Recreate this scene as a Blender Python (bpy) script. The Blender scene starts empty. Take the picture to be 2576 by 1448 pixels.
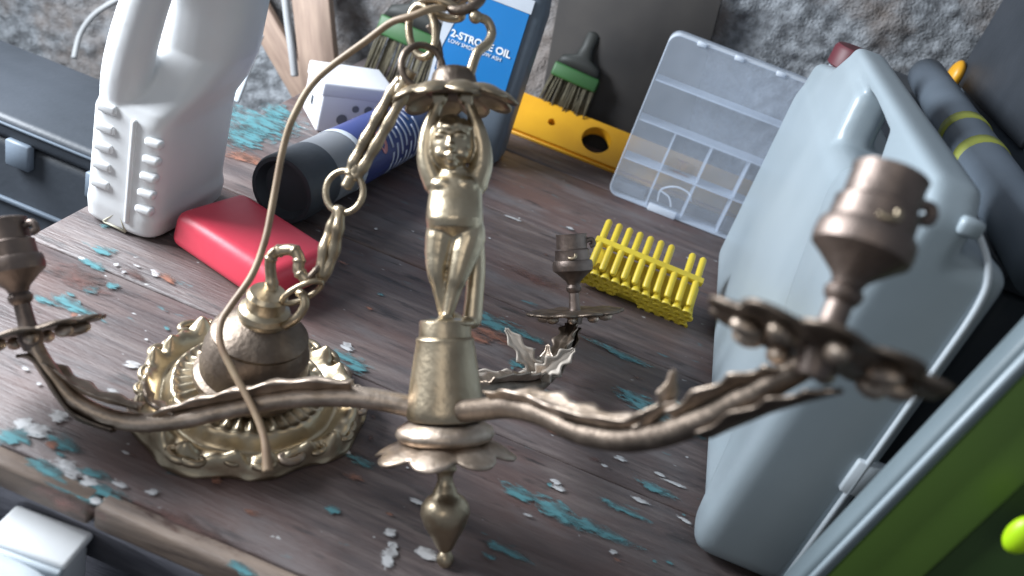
import bpy, bmesh, math, random
from mathutils import Vector, Matrix, noise
random.seed(7)
SC = bpy.context.scene
COL = SC.collection
PI = math.pi
D = 0.55                       # camera-to-hub distance, metres

# ------------------------------------------------------------------ camera
cam_d = bpy.data.cameras.new('camera'); cam = bpy.data.objects.new('camera', cam_d); COL.objects.link(cam)
CX, CY, CZ = Vector((.925, .238, .296)), Vector((-.375, .444, .814)), Vector((.062, -.864, .5))
CX.normalize(); CZ = CX.cross(CY).normalized(); CY = CZ.cross(CX).normalized()
CAM = Vector((0, 0, .4356))
cam.matrix_world = Matrix(((CX.x, CY.x, CZ.x, CAM.x), (CX.y, CY.y, CZ.y, CAM.y), (CX.z, CY.z, CZ.z, CAM.z), (0, 0, 0, 1)))
cam_d.sensor_width = 36; cam_d.lens = 29.35; cam_d.clip_start = .02; cam_d.clip_end = 60
cam_d.dof.use_dof = True; cam_d.dof.focus_distance = .76; cam_d.dof.aperture_fstop = 5.4
SC.camera = cam

# ------------------------------------------------------------------ light
w = bpy.data.worlds.new('World'); SC.world = w; w.use_nodes = True
bg = w.node_tree.nodes['Background']; bg.inputs[0].default_value = (.7, .79, .92, 1); bg.inputs[1].default_value = .3
def area(name, loc, target, sx, sy, power, col):
    l = bpy.data.lights.new(name, 'AREA'); l.shape = 'RECTANGLE'; l.size = sx; l.size_y = sy; l.energy = power; l.color = col
    o = bpy.data.objects.new(name, l); COL.objects.link(o); o.location = loc
    o.rotation_euler = (Vector(target) - Vector(loc)).to_track_quat('-Z', 'Y').to_euler(); return o
area('window_light', (-1.15, .5, .54), (-.1, .6, .05), .6, .5, 46, (.88, .94, 1))
area('front_fill_light', (-.35, -1.5, 1.5), (0, .5, .1), .9, .7, 6.5, (1, .95, .88))  # weak warm fill lamp added behind the camera; its source is unseen
SC.view_settings.view_transform = 'Standard'; SC.view_settings.look = 'None'
SC.view_settings.exposure = 0; SC.view_settings.gamma = 1
SC.render.resolution_x = 1024; SC.render.resolution_y = 576

# ------------------------------------------------------------------ helpers
def ray(px, py):               # direction of a photograph pixel (2576-wide grid) in the world
    return CX * ((px - 1288) / 2100) - CY * ((py - 724) / 2100) - CZ
def tab(px, py, z=0.0):
    r = ray(px, py); return CAM + r * ((z - CAM.z) / r.z)
def aty(px, py, Y):
    r = ray(px, py); return CAM + r * (Y / r.y)
def dep(px, py, t): return CAM + ray(px, py) * t

def node_mat(name, c1, rough=.5, metal=0., c2=None, scale=8., stretch=(1, 1, 1), bump=0., bscale=60., rvar=.1, detail=6., thr=(.35, .65), **kw):
    m = bpy.data.materials.new(name); m.use_nodes = True; nt = m.node_tree; N = nt.nodes; L = nt.links
    b = N['Principled BSDF']; b.inputs['Roughness'].default_value = rough; b.inputs['Metallic'].default_value = metal
    for k, v in kw.items(): b.inputs[k.replace('_', ' ')].default_value = v
    tc = N.new('ShaderNodeTexCoord'); mp = N.new('ShaderNodeMapping'); mp.inputs['Scale'].default_value = stretch
    L.new(tc.outputs['Object'], mp.inputs[0])
    no = N.new('ShaderNodeTexNoise'); no.inputs['Scale'].default_value = scale; no.inputs['Detail'].default_value = detail
    L.new(mp.outputs[0], no.inputs['Vector'])
    cr = N.new('ShaderNodeValToRGB'); cr.color_ramp.elements[0].position = thr[0]; cr.color_ramp.elements[1].position = thr[1]
    c2 = c2 or tuple(x * .8 for x in c1)
    cr.color_ramp.elements[0].color = (*c2, 1); cr.color_ramp.elements[1].color = (*c1, 1)
    L.new(no.outputs['Fac'], cr.inputs[0]); L.new(cr.outputs[0], b.inputs['Base Color'])
    mr = N.new('ShaderNodeMapRange'); mr.inputs['To Min'].default_value = max(.02, rough - rvar); mr.inputs['To Max'].default_value = min(1, rough + rvar)
    L.new(no.outputs['Fac'], mr.inputs[0]); L.new(mr.outputs[0], b.inputs['Roughness'])
    if bump:
        n2 = N.new('ShaderNodeTexNoise'); n2.inputs['Scale'].default_value = bscale; n2.inputs['Detail'].default_value = 5
        L.new(mp.outputs[0], n2.inputs['Vector'])
        bp = N.new('ShaderNodeBump'); bp.inputs['Strength'].default_value = bump; bp.inputs['Distance'].default_value = .004
        L.new(n2.outputs['Fac'], bp.inputs['Height']); L.new(bp.outputs[0], b.inputs['Normal'])
    return m
BRASS = node_mat('aged_brass', (.47, .39, .28), .4, 1, (.33, .265, .185), 45, bump=.12, bscale=220, rvar=.09)
BRIGHT = node_mat('rubbed_brass', (.6, .51, .37), .37, 1, (.44, .36, .25), 40, bump=.1, bscale=200)
BRONZE = node_mat('brown_bronze', (.25, .2, .16), .5, 1, (.14, .11, .088), 55, bump=.2, bscale=260)
PINKB = node_mat('coppery_bronze', (.56, .46, .38), .48, 1, (.3, .235, .18), 60, bump=.15, bscale=240)
PALEB = node_mat('dusty_pale_bronze', (.42, .37, .32), .6, .35, (.33, .29, .25), 60)
SOCK = node_mat('dull_socket_metal', (.24, .19, .165), .5, 1, (.15, .12, .105), 50, bump=.12, bscale=220)
WIRE = node_mat('old_cable', (.36, .27, .17), .5, 0, (.22, .14, .09), 30)
GREYW = node_mat('grey_cable', (.42, .43, .44), .6)
WHITEP = node_mat('white_plastic', (.78, .79, .8), .38, 0, (.7, .71, .72), 6, bump=.03, bscale=90)
BOXP = node_mat('white_box_plastic', (.76, .76, .8), .35, 0, (.7, .7, .74), 8)
REDP = node_mat('pink_red_plastic', (.72, .06, .1), .42, 0, (.6, .045, .08), 7, bump=.05, bscale=120)
CANP = node_mat('milky_grey_plastic', (.33, .385, .42), .36, 0, (.28, .335, .37), 5, bump=.03, bscale=60, Subsurface_Weight=.0)
CANL = node_mat('pale_plastic', (.62, .68, .73), .35)
DRED = node_mat('dark_red_cap', (.1, .016, .024), .5)
BLACKP = node_mat('black_plastic', (.03, .036, .045), .5, 0, (.045, .052, .064), 12, bump=.08, bscale=150)
NAVY = node_mat('navy_paint', (.03, .045, .16), .3, 0, (.025, .035, .12), 9)
GREYP = node_mat('grey_plastic', (.2, .21, .23), .45)
SLATE = node_mat('slate_plastic', (.13, .16, .2), .5, 0, (.1, .125, .155), 8, bump=.05, bscale=90)
YELP = node_mat('yellow_plastic', (.72, .56, .05), .42, 0, (.62, .46, .04), 20)
LEVY = node_mat('yellow_level_paint', (.78, .4, .02), .4, 0, (.66, .32, .02), 14)
BLUEL = node_mat('blue_label', (.015, .16, .42), .35, 0, (.012, .14, .37), 6)
PALEL = node_mat('pale_label', (.5, .54, .6), .4)
INK = node_mat('white_print', (.8, .82, .85), .5)
GREENB = node_mat('green_brush_paint', (.03, .11, .03), .5)
BRIST = node_mat('bristle', (.16, .14, .09), .8, 0, (.08, .07, .045), 90, (8, 8, .6), bump=.5, bscale=120)
PLANKW = node_mat('pale_wood', (.36, .26, .2), .65, 0, (.26, .18, .14), 18, (6, 6, .8), bump=.2, bscale=40)
GREENP = node_mat('green_plastic', (.1, .18, .03), .45, 0, (.08, .15, .025), 5, Transmission_Weight=.0)
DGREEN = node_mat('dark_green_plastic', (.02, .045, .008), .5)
LIME = node_mat('lime_plastic', (.42, .7, .01), .4)
RIMP = node_mat('grey_blue_rim', (.15, .19, .21), .45)
OLIVE = node_mat('olive_tape', (.3, .33, .06), .6)
TROW = node_mat('pink_disc', (.6, .25, .25), .5)
TEAL = node_mat('teal_paint', (.095, .26, .29), .5, 0, (.075, .085, .085), 38, (1, 2.4, 1), thr=(.36, .52))
WHT = node_mat('white_paint_fleck', (.6, .6, .61), .55, 0, (.24, .23, .23), 60, thr=(.36, .5))
ORG = node_mat('salmon_paint', (.34, .15, .1), .55, 0, (.12, .075, .06), 40, thr=(.36, .55))
RED2 = node_mat('maroon_paint', (.15, .07, .058), .55, 0, (.075, .052, .047), 30, thr=(.36, .6))

def worn(m, soft=.16):             # flaked paint: thin to nothing towards a ragged edge, with bare spots
    nt = m.node_tree; N = nt.nodes; L = nt.links; out = N['Material Output']; b = N['Principled BSDF']
    tc = N.new('ShaderNodeTexCoord'); sub = N.new('ShaderNodeVectorMath'); sub.operation = 'SUBTRACT'; sub.inputs[1].default_value = (.5, .5, 0); L.new(tc.outputs['Generated'], sub.inputs[0])
    mul = N.new('ShaderNodeVectorMath'); mul.operation = 'MULTIPLY'; mul.inputs[1].default_value = (2, 2, 0); L.new(sub.outputs[0], mul.inputs[0])
    ln = N.new('ShaderNodeVectorMath'); ln.operation = 'LENGTH'; L.new(mul.outputs[0], ln.inputs[0])
    mp = N.new('ShaderNodeMapping'); mp.inputs['Scale'].default_value = (1, 2.6, 1); geo = N.new('ShaderNodeNewGeometry'); L.new(geo.outputs['Position'], mp.inputs[0])
    n = N.new('ShaderNodeTexNoise'); n.inputs['Scale'].default_value = 85; n.inputs['Detail'].default_value = 6; n.inputs['Roughness'].default_value = .58; L.new(mp.outputs[0], n.inputs['Vector'])
    a = N.new('ShaderNodeMath'); a.operation = 'MULTIPLY_ADD'; L.new(n.outputs['Fac'], a.inputs[0]); a.inputs[1].default_value = 2.4; a.inputs[2].default_value = -.42
    d = N.new('ShaderNodeMath'); d.operation = 'SUBTRACT'; L.new(a.outputs[0], d.inputs[0]); L.new(ln.outputs['Value'], d.inputs[1])
    mr = N.new('ShaderNodeMapRange'); mr.inputs[1].default_value = -.02; mr.inputs[2].default_value = soft; mr.inputs[4].default_value = .92; L.new(d.outputs[0], mr.inputs[0])
    tr = N.new('ShaderNodeBsdfTransparent'); mx = N.new('ShaderNodeMixShader'); L.new(mr.outputs[0], mx.inputs[0]); L.new(tr.outputs[0], mx.inputs[1]); L.new(b.outputs[0], mx.inputs[2]); L.new(mx.outputs[0], out.inputs[0])
worn(TEAL, .5); worn(WHT, .35); worn(ORG, .6); worn(RED2, .8)

def obj(name, bm, mat, parent=None, smooth=True, angle=None):
    me = bpy.data.meshes.new(name)
    if isinstance(bm, bpy.types.Mesh): me = bm
    else: bm.normal_update(); bm.to_mesh(me); bm.free()
    me.materials.clear(); me.materials.append(mat)
    if smooth:
        me.polygons.foreach_set('use_smooth', [True] * len(me.polygons))
        if angle: me.set_sharp_from_angle(angle=math.radians(angle))
    o = bpy.data.objects.new(name, me); COL.objects.link(o)
    if parent: o.parent = parent
    return o
def tag(o, label, cat, group=None):
    o['label'] = label; o['category'] = cat
    if group: o['group'] = group
    return o
def empty(name, label, cat, mw=None, loc=None, rz=0, group=None):
    o = bpy.data.objects.new(name, None); COL.objects.link(o); o.empty_display_size = .03
    if mw is not None: o.matrix_world = mw
    if loc is not None: o.location = loc; o.rotation_euler = (0, 0, rz)
    return tag(o, label, cat, group)
def structure(o): o['kind'] = 'structure'; return o

def lathe(prof, seg=40, bm=None, mw=None):
    bm = bm or bmesh.new(); rings = []
    for r, z in prof:
        if r < 1e-5: rings.append([bm.verts.new((0, 0, z))])
        else: rings.append([bm.verts.new((r * math.cos(2 * PI * k / seg), r * math.sin(2 * PI * k / seg), z)) for k in range(seg)])
    for a, b in zip(rings, rings[1:]):
        for k in range(seg):
            k2 = (k + 1) % seg
            if len(a) == 1 and len(b) == 1: continue
            if len(a) == 1: bm.faces.new((a[0], b[k2], b[k])) if False else bm.faces.new((a[0], b[k], b[k2]))
            elif len(b) == 1: bm.faces.new((a[k], a[k2], b[0]))
            else: bm.faces.new((a[k], a[k2], b[k2], b[k]))
    if mw: bmesh.ops.transform(bm, matrix=mw, verts=[v for rg in rings for v in rg])
    bmesh.ops.recalc_face_normals(bm, faces=bm.faces)
    return bm
def smooth_path(pts, n=8, closed=False):
    P = [Vector(p) for p in pts]; out = []; m = len(P)
    rng = range(m) if closed else range(m - 1)
    for i in rng:
        if closed: p0, p1, p2, p3 = P[i - 1], P[i], P[(i + 1) % m], P[(i + 2) % m]
        else: p0, p1, p2, p3 = P[max(i - 1, 0)], P[i], P[i + 1], P[min(i + 2, m - 1)]
        for k in range(n):
            t = k / n
            out.append(.5 * ((2 * p1) + (p2 - p0) * t + (2 * p0 - 5 * p1 + 4 * p2 - p3) * t * t + (3 * p1 - p0 - 3 * p2 + p3) * t ** 3))
    if not closed: out.append(P[-1].copy())
    return out
def tube(pts, rad, seg=12, bm=None, closed=False, n=8, raw=False):
    bm = bm or bmesh.new(); P = [Vector(p) for p in pts] if raw else smooth_path(pts, n, closed); m = len(P)
    R = rad if callable(rad) else (lambda t: rad)
    rings = []; up = None
    for i, p in enumerate(P):
        if closed: tg = P[(i + 1) % m] - P[i - 1]
        else: tg = P[min(i + 1, m - 1)] - P[max(i - 1, 0)]
        tg.normalize()
        if up is None: up = tg.orthogonal().normalized()
        up = (up - tg * up.dot(tg)).normalized(); s = tg.cross(up); r = R(i / (m - 1 if m > 1 else 1))
        rings.append([bm.verts.new(p + (up * math.cos(2 * PI * k / seg) + s * math.sin(2 * PI * k / seg)) * r) for k in range(seg)])
    pairs = list(zip(rings, rings[1:]))
    for a, b in pairs:
        for k in range(seg): bm.faces.new((a[k], a[(k + 1) % seg], b[(k + 1) % seg], b[k]))
    if closed:
        a, b = rings[-1], rings[0]
        off = min(range(seg), key=lambda q: (a[0].co - b[q].co).length)
        for k in range(seg): bm.faces.new((a[k], a[(k + 1) % seg], b[(k + 1 + off) % seg], b[(k + off) % seg]))
    else: bm.faces.new(rings[0][::-1]); bm.faces.new(rings[-1])
    bmesh.ops.recalc_face_normals(bm, faces=bm.faces)
    return bm
def rbox(x0, x1, y0, y1, z0, z1, bev=.003, seg=3, bm=None, mw=None):
    t = bmesh.new(); bmesh.ops.create_cube(t, size=1)
    for v in t.verts: v.co = Vector(((x0 + x1) / 2 + v.co.x * (x1 - x0), (y0 + y1) / 2 + v.co.y * (y1 - y0), (z0 + z1) / 2 + v.co.z * (z1 - z0)))
    if bev: bmesh.ops.bevel(t, geom=t.edges[:], offset=bev, segments=seg, affect='EDGES', profile=.5)
    if mw: bmesh.ops.transform(t, matrix=mw, verts=t.verts)
    if bm is None: return t
    me = bpy.data.meshes.new('t'); t.to_mesh(me); t.free(); bm.from_mesh(me); bpy.data.meshes.remove(me); return bm
def ball(bm, c, r, sub=2, rot=None):
    t = bmesh.ops.create_icosphere(bm, subdivisions=sub, radius=1)['verts']
    r = r if hasattr(r, '__len__') else (r, r, r)
    M = Matrix.Translation(c) @ (rot.to_matrix().to_4x4() if rot else Matrix()) @ Matrix.Diagonal((*r, 1))
    bmesh.ops.transform(bm, matrix=M, verts=t); return bm
def fuse(bm, voxel, it=6, fac=.6):                     # union of overlapping solids into one smooth skin
    me = bpy.data.meshes.new('fuse'); bm.to_mesh(me); bm.free()
    o = bpy.data.objects.new('fuse', me); COL.objects.link(o)
    r = o.modifiers.new('r', 'REMESH'); r.mode = 'VOXEL'; r.voxel_size = voxel
    s = o.modifiers.new('s', 'SMOOTH'); s.iterations = it; s.factor = fac
    dg = bpy.context.evaluated_depsgraph_get(); out = bpy.data.meshes.new_from_object(o.evaluated_get(dg))
    bpy.data.objects.remove(o); bpy.data.meshes.remove(me); return out
def thicken(bm, t):
    bmesh.ops.recalc_face_normals(bm, faces=bm.faces)
    bmesh.ops.solidify(bm, geom=bm.faces[:], thickness=t); bmesh.ops.recalc_face_normals(bm, faces=bm.faces); return bm
def polar(nr, nt, fn):                                 # fn(u in 0..1, theta) -> (r, z)
    bm = bmesh.new(); rings = []
    for i in range(nr + 1):
        rings.append([])
        for k in range(nt):
            th = 2 * PI * k / nt; r, z = fn(i / nr, th); rings[-1].append(bm.verts.new((r * math.cos(th), r * math.sin(th), z)))
    for a, b in zip(rings, rings[1:]):
        for k in range(nt): bm.faces.new((a[k], a[(k + 1) % nt], b[(k + 1) % nt], b[k]))
    return bm
def text_mesh(body, size, name, mat, parent, mw, bold=0):
    c = bpy.data.curves.new(name, 'FONT'); c.body = body; c.size = size; c.extrude = .0002; c.offset = bold; c.align_x = 'LEFT'
    o = bpy.data.objects.new('t', c); COL.objects.link(o)
    dg = bpy.context.evaluated_depsgraph_get(); me = bpy.data.meshes.new_from_object(o.evaluated_get(dg))
    bpy.data.objects.remove(o); me.transform(mw); return obj(name, me, mat, parent, smooth=False)

# ------------------------------------------------------------------ setting: wall, floor, bench
def wood_mat():
    m = bpy.data.materials.new('stained_bench_wood'); m.use_nodes = True; nt = m.node_tree; N = nt.nodes; L = nt.links
    b = N['Principled BSDF']; tc = N.new('ShaderNodeTexCoord')
    def noi(scale, st, det=6, rough=.6):
        mp = N.new('ShaderNodeMapping'); mp.inputs['Scale'].default_value = st; L.new(tc.outputs['Object'], mp.inputs[0])
        n = N.new('ShaderNodeTexNoise'); n.inputs['Scale'].default_value = scale; n.inputs['Detail'].default_value = det; n.inputs['Roughness'].default_value = rough
        L.new(mp.outputs[0], n.inputs['Vector']); return n
    def ramp(src, stops):
        r = N.new('ShaderNodeValToRGB'); e = r.color_ramp.elements
        e[0].position, e[0].color = stops[0][0], (*stops[0][1], 1); e[1].position, e[1].color = stops[-1][0], (*stops[-1][1], 1)
        for p, c in stops[1:-1]: q = e.new(p); q.color = (*c, 1)
        L.new(src, r.inputs[0]); return r
    def mix(f, a, c):
        x = N.new('ShaderNodeMix'); x.data_type = 'RGBA'; L.new(f, x.inputs[0]); L.new(a, x.inputs[6])
        if isinstance(c, tuple): x.inputs[7].default_value = (*c, 1)
        else: L.new(c, x.inputs[7])
        return x.outputs[2]
    g = noi(9, (1, 9, 1)); big = noi(5, (1, 2, 1), 3)
    base = ramp(g.outputs['Fac'], [(.3, (.056, .046, .048)), (.5, (.1, .077, .075)), (.72, (.17, .138, .13))]).outputs[0]
    red = ramp(big.outputs['Fac'], [(.45, (0, 0, 0)), (.66, (.75, .75, .75))]).outputs[0]
    base = mix(red, base, (.125, .07, .06))
    gr = noi(7, (1.2, 3, 1), 4); gm = ramp(gr.outputs['Fac'], [(.52, (0, 0, 0)), (.68, (.6, .6, .6))]).outputs[0]
    base = mix(gm, base, (.165, .15, .152))
    dk = noi(16, (1, 5, 1), 5); dm = ramp(dk.outputs['Fac'], [(.58, (0, 0, 0)), (.7, (.8, .8, .8))]).outputs[0]
    base = mix(dm, base, (.022, .02, .022))
    t = noi(22, (1, 3.4, 1), 5, .55); tm = ramp(t.outputs['Fac'], [(.665, (0, 0, 0)), (.72, (.55, .55, .55))]).outputs[0]
    base = mix(tm, base, (.07, .22, .25))
    f = noi(75, (1, 1.8, 1), 3, .5); fm = ramp(f.outputs['Fac'], [(.715, (0, 0, 0)), (.745, (.8, .8, .8))]).outputs[0]
    base = mix(fm, base, (.45, .45, .45))
    L.new(base, b.inputs['Base Color'])
    rr = N.new('ShaderNodeMapRange'); rr.inputs[3].default_value = .38; rr.inputs[4].default_value = .68; L.new(gr.outputs['Fac'], rr.inputs[0]); L.new(rr.outputs[0], b.inputs['Roughness'])
    bp = N.new('ShaderNodeBump'); bp.inputs['Strength'].default_value = .45; bp.inputs['Distance'].default_value = .003
    fine = noi(40, (1, 8, 1)); L.new(fine.outputs['Fac'], bp.inputs['Height']); L.new(bp.outputs[0], b.inputs['Normal'])
    return m
WOOD = wood_mat()
EDGE = node_mat('worn_edge_wood', (.24, .18, .14), .6, 0, (.12, .09, .075), 14, (1, 6, 6), bump=.3, bscale=40)
APRON = node_mat('dark_apron_wood', (.085, .085, .1), .6, 0, (.05, .05, .062), 12, (1, 5, 5), bump=.3, bscale=40)

bench = empty('workbench', 'paint-splashed dark wooden workbench top under all the clutter', 'workbench', loc=(0, .318, 0))
X0, X1, YF, YB = -.437, 1.25, .318, 1.262
ys = [.0145, .21, .405, .6, .795, .944]
for a, b2 in zip(ys, ys[1:]):
    bm = rbox(X0, X1, a + .0008, b2 - .0008, -.034, random.uniform(-.0008, 0), .0025, 2)
    obj('plank', bm, WOOD, bench)
for a, b2 in ((X0, -.2195), (-.2165, X1)):
    obj('edge_strip', rbox(a, b2, -.0005, .0135, -.02, .0008, .003, 2), EDGE, bench)
obj('apron', rbox(X0 + .01, X1, .006, .026, -.058, -.0205, .002, 1), APRON, bench)
obj('side_rail', rbox(X0 + .01, X0 + .035, .027, .9, -.09, -.0345, .002, 1), APRON, bench)
for lx in (X0 + .012, X1 - .1):
    for ly in (.25, .85): obj('leg', rbox(lx + .025, lx + .09, ly, ly + .07, -.8, -.0345, .004, 1), APRON, bench)
# dried paint on the planks
def splat(px, py, ln, wd, mat, ang=0., seed=0):
    ln *= 1.3; wd *= 1.4; c = tab(px, py); rr = random.Random(int(px * 7 + py) + seed); bm = bmesh.new(); n = 48; vs = []
    ph = [rr.uniform(0, 6.28) for _ in range(5)]
    for k in range(n):
        th = 2 * PI * k / n; q = 1 + .2 * math.sin(2 * th + ph[0]) + .16 * math.sin(3 * th + ph[1]) + .1 * math.sin(5 * th + ph[2]) + .06 * math.sin(8 * th + ph[3]) + .04 * math.sin(13 * th + ph[4])
        x, y = ln / 2 * q * math.copysign(abs(math.cos(th)) ** 1.25, math.cos(th)), wd / 2 * q * math.sin(th)
        vs.append(bm.verts.new((x * math.cos(ang) - y * math.sin(ang), x * math.sin(ang) + y * math.cos(ang), .0006)))
    bm.faces.new(vs)
    o = obj('paint_patch', bm, mat, bench, smooth=False); o.location = (c.x, c.y - .318, rr.uniform(0, .0005)); return o
K = .00032
for px, py, ln, wd, m in [
    (650, 315, .075, .11, TEAL), (610, 350, .05, .05, TEAL), (690, 280, .03, .05, TEAL), (640, 405, .05, .018, ORG), (600, 395, .03, .02, ORG),
    (265, 632, .016, .012, TEAL), (235, 665, .022, .01, TEAL), (230, 728, .012, .012, TEAL), (285, 720, .013, .007, TEAL), (180, 768, .04, .012, TEAL), (120, 760, .02, .008, TEAL),
    (30, 1092, .03, .013, TEAL), (155, 1118, .026, .01, TEAL), (120, 1185, .03, .009, TEAL), (190, 1232, .04, .011, TEAL), (260, 1235, .038, .009, TEAL), (320, 1285, .025, .006, TEAL), (240, 1195, .02, .007, TEAL),
    (1250, 815, .055, .022, TEAL), (1310, 838, .045, .012, TEAL), (1300, 915, .016, .012, TEAL), (1250, 850, .05, .016, ORG), (1200, 850, .03, .014, ORG),
    (1640, 1035, .05, .02, TEAL), (1600, 1000, .04, .016, TEAL), (1690, 1070, .05, .015, TEAL), (1560, 890, .07, .01, TEAL), (1700, 1010, .02, .012, TEAL),
    (910, 1165, .022, .008, TEAL), (1410, 1290, .055, .016, TEAL), (1500, 1330, .05, .012, TEAL), (1300, 1240, .03, .012, TEAL), (1650, 1230, .04, .008, TEAL), (1560, 1280, .04, .007, TEAL),
    (870, 900, .03, .014, TEAL), (900, 925, .02, .012, TEAL), (430, 1330, .025, .007, TEAL), (610, 1432, .02, .006, TEAL), (1280, 1390, .035, .008, TEAL),
    (150, 1048, .012, .01, WHT), (92, 1085, .02, .013, WHT), (62, 1062, .012, .01, WHT), (165, 1172, .017, .011, WHT), (180, 1195, .014, .008, WHT), (225, 1212, .014, .007, WHT), (300, 1220, .008, .005, WHT), (385, 1240, .008, .005, WHT),
    (978, 1400, .008, .018, WHT), (986, 1372, .006, .006, WHT), (1070, 1390, .02, .007, WHT), (872, 875, .012, .011, WHT), (1565, 1112, .011, .007, WHT), (1405, 1230, .009, .008, WHT), (1050, 1262, .012, .005, WHT),
    (1560, 1155, .014, .004, WHT), (1690, 1215, .02, .004, WHT), (1610, 1260, .012, .005, WHT), (330, 920, .014, .006, WHT), (1735, 652, .008, .008, WHT), (1355, 930, .004, .02, WHT), (1400, 1215, .008, .006, WHT),
    (1290, 550, .03, .004, WHT), (1180, 700, .014, .004, WHT), (240, 1262, .008, .005, WHT), (1150, 1150, .012, .005, WHT), (395, 690, .012, .006, WHT), (420, 700, .02, .01, ORG),
    (330, 690, .03, .01, RED2), (200, 700, .08, .02, RED2), (160, 1260, .04, .012, RED2), (480, 1330, .06, .012, RED2), (1350, 700, .06, .02, RED2), (1180, 940, .05, .02, RED2)]:
    splat(px, py, ln, wd, m, random.uniform(-.2, .12))
for k in range(90):
    px, py = random.uniform(60, 1750), random.uniform(560, 1440); p = tab(px, py)
    if p.y < .34 or p.x < -.42 or (520 < px < 800 and py < 800): continue
    s = random.uniform(.002, .006); splat(px, py, s * random.uniform(1, 3), s, random.choice([WHT, WHT, TEAL, ORG, RED2]), random.uniform(-.4, .3), k)

def wall_mat():
    m = node_mat('rough_stone_render', (.3, .32, .345), .95, 0, (.13, .138, .15), 70, bump=1, bscale=260, detail=12, thr=(.36, .62))
    nt = m.node_tree; N = nt.nodes; L = nt.links; b = N['Principled BSDF']
    src = b.inputs['Base Color'].links[0].from_socket
    tc = N.new('ShaderNodeTexCoord'); n = N.new('ShaderNodeTexNoise'); n.inputs['Scale'].default_value = 5; n.inputs['Detail'].default_value = 5; L.new(tc.outputs['Object'], n.inputs['Vector'])
    r = N.new('ShaderNodeValToRGB'); r.color_ramp.elements[0].position = .52; r.color_ramp.elements[1].position = .63; r.color_ramp.elements[1].color = (.8, .8, .8, 1); L.new(n.outputs['Fac'], r.inputs[0])
    x = N.new('ShaderNodeMix'); x.data_type = 'RGBA'; L.new(r.outputs[0], x.inputs[0]); L.new(src, x.inputs[6]); x.inputs[7].default_value = (.2, .165, .145, 1); L.new(x.outputs[2], b.inputs['Base Color'])
    return m
bm = bmesh.new(); nx, nz = 620, 320; V = []
for j in range(nz + 1):
    for i in range(nx + 1):
        x = -2.2 + 4.0 * i / nx; z = -.85 + 1.9 * j / nz
        n = .018 * noise.noise((x * 4, z * 4, 1)) + .008 * noise.noise((x * 17, z * 17, 5)) + .006 * noise.noise((x * 48, z * 48, 9)) + .005 * noise.noise((x * 95, z * 95, 3))
        V.append(bm.verts.new((x, 1.295 - n, z)))
for j in range(nz):
    for i in range(nx): bm.faces.new((V[j * (nx + 1) + i], V[j * (nx + 1) + i + 1], V[(j + 1) * (nx + 1) + i + 1], V[(j + 1) * (nx + 1) + i]))
structure(obj('wall', bm, wall_mat()))
FLOOR = node_mat('dusty_dark_floor', (.09, .095, .11), .8, 0, (.05, .055, .065), 9, bump=.4, bscale=50)
structure(obj('floor', rbox(-3, 3, -2, 1.35, -.84, -.8, 0), FLOOR, smooth=False))

# ------------------------------------------------------------------ chandelier
hub = dep(1120, 1060, D)
FIN = dep(1120, 1425, D)                              # finial tip, resting on the bench
MW = Matrix(((CX.x, -CZ.x, CY.x, FIN.x), (CX.y, -CZ.y, CY.y, FIN.y), (CX.z, -CZ.z, CY.z, FIN.z), (0, 0, 0, 1)))
ch = empty('cherub_chandelier', 'brass three-arm chandelier with a cherub column leaning on its finial', 'chandelier', mw=MW)
u = D / 2100                                          # one photograph pixel at the hub's distance
def Z(py): return (1425 - py) * u
def Xp(px): return (px - 1120) * u
fin = [(0, Z(1425)), (14, Z(1424)), (22, Z(1410)), (20, Z(1396)), (14, Z(1386)), (22, Z(1376)), (34, Z(1352)), (52, Z(1322)), (63, Z(1290)), (60, Z(1268)), (46, Z(1250)), (31, Z(1240)), (30, Z(1232)), (24, Z(1222)), (19, Z(1205)), (22, Z(1190)), (30, Z(1180)), (27, Z(1172)), (36, Z(1150)), (52, Z(1128)), (60, Z(1112)), (0, Z(1108))]
obj('finial', lathe([((r * u if r else 0), z) for r, z in fin]), BRASS, ch, angle=50)
disc = [(0, Z(1118)), (90, Z(1116)), (118, Z(1104)), (126, Z(1090)), (120, Z(1076)), (100, Z(1062)), (85, Z(1056)), (0, Z(1050))]
obj('hub_dome', lathe([((r * u if r else 0), z) for r, z in disc]), PINKB, ch)
def hubpet(t, th):
    sc = abs(math.cos(4 * th + .6)) ** .6
    r = (60 + t * (80 + 42 * sc)) * u
    z = Z(1110) - (t ** 2.2) * (16 + 22 * sc) * u + (6 * u * sc * math.sin(PI * t))
    return r, z
obj('hub_petals', thicken(polar(12, 96, hubpet), .0018), PINKB, ch)
cone = [(95, Z(1052)), (99, Z(1040)), (98, Z(1025)), (94, Z(1005)), (86, Z(945)), (78, Z(890)), (73, Z(862)), (74, Z(853)), (70, Z(848)), (66, Z(846)), (65, Z(812)), (63, Z(806)), (40, Z(803)), (0, Z(803))]
obj('pedestal', lathe([((r * u if r else 0), z) for r, z in cone]), BRASS, ch, angle=40)

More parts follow.
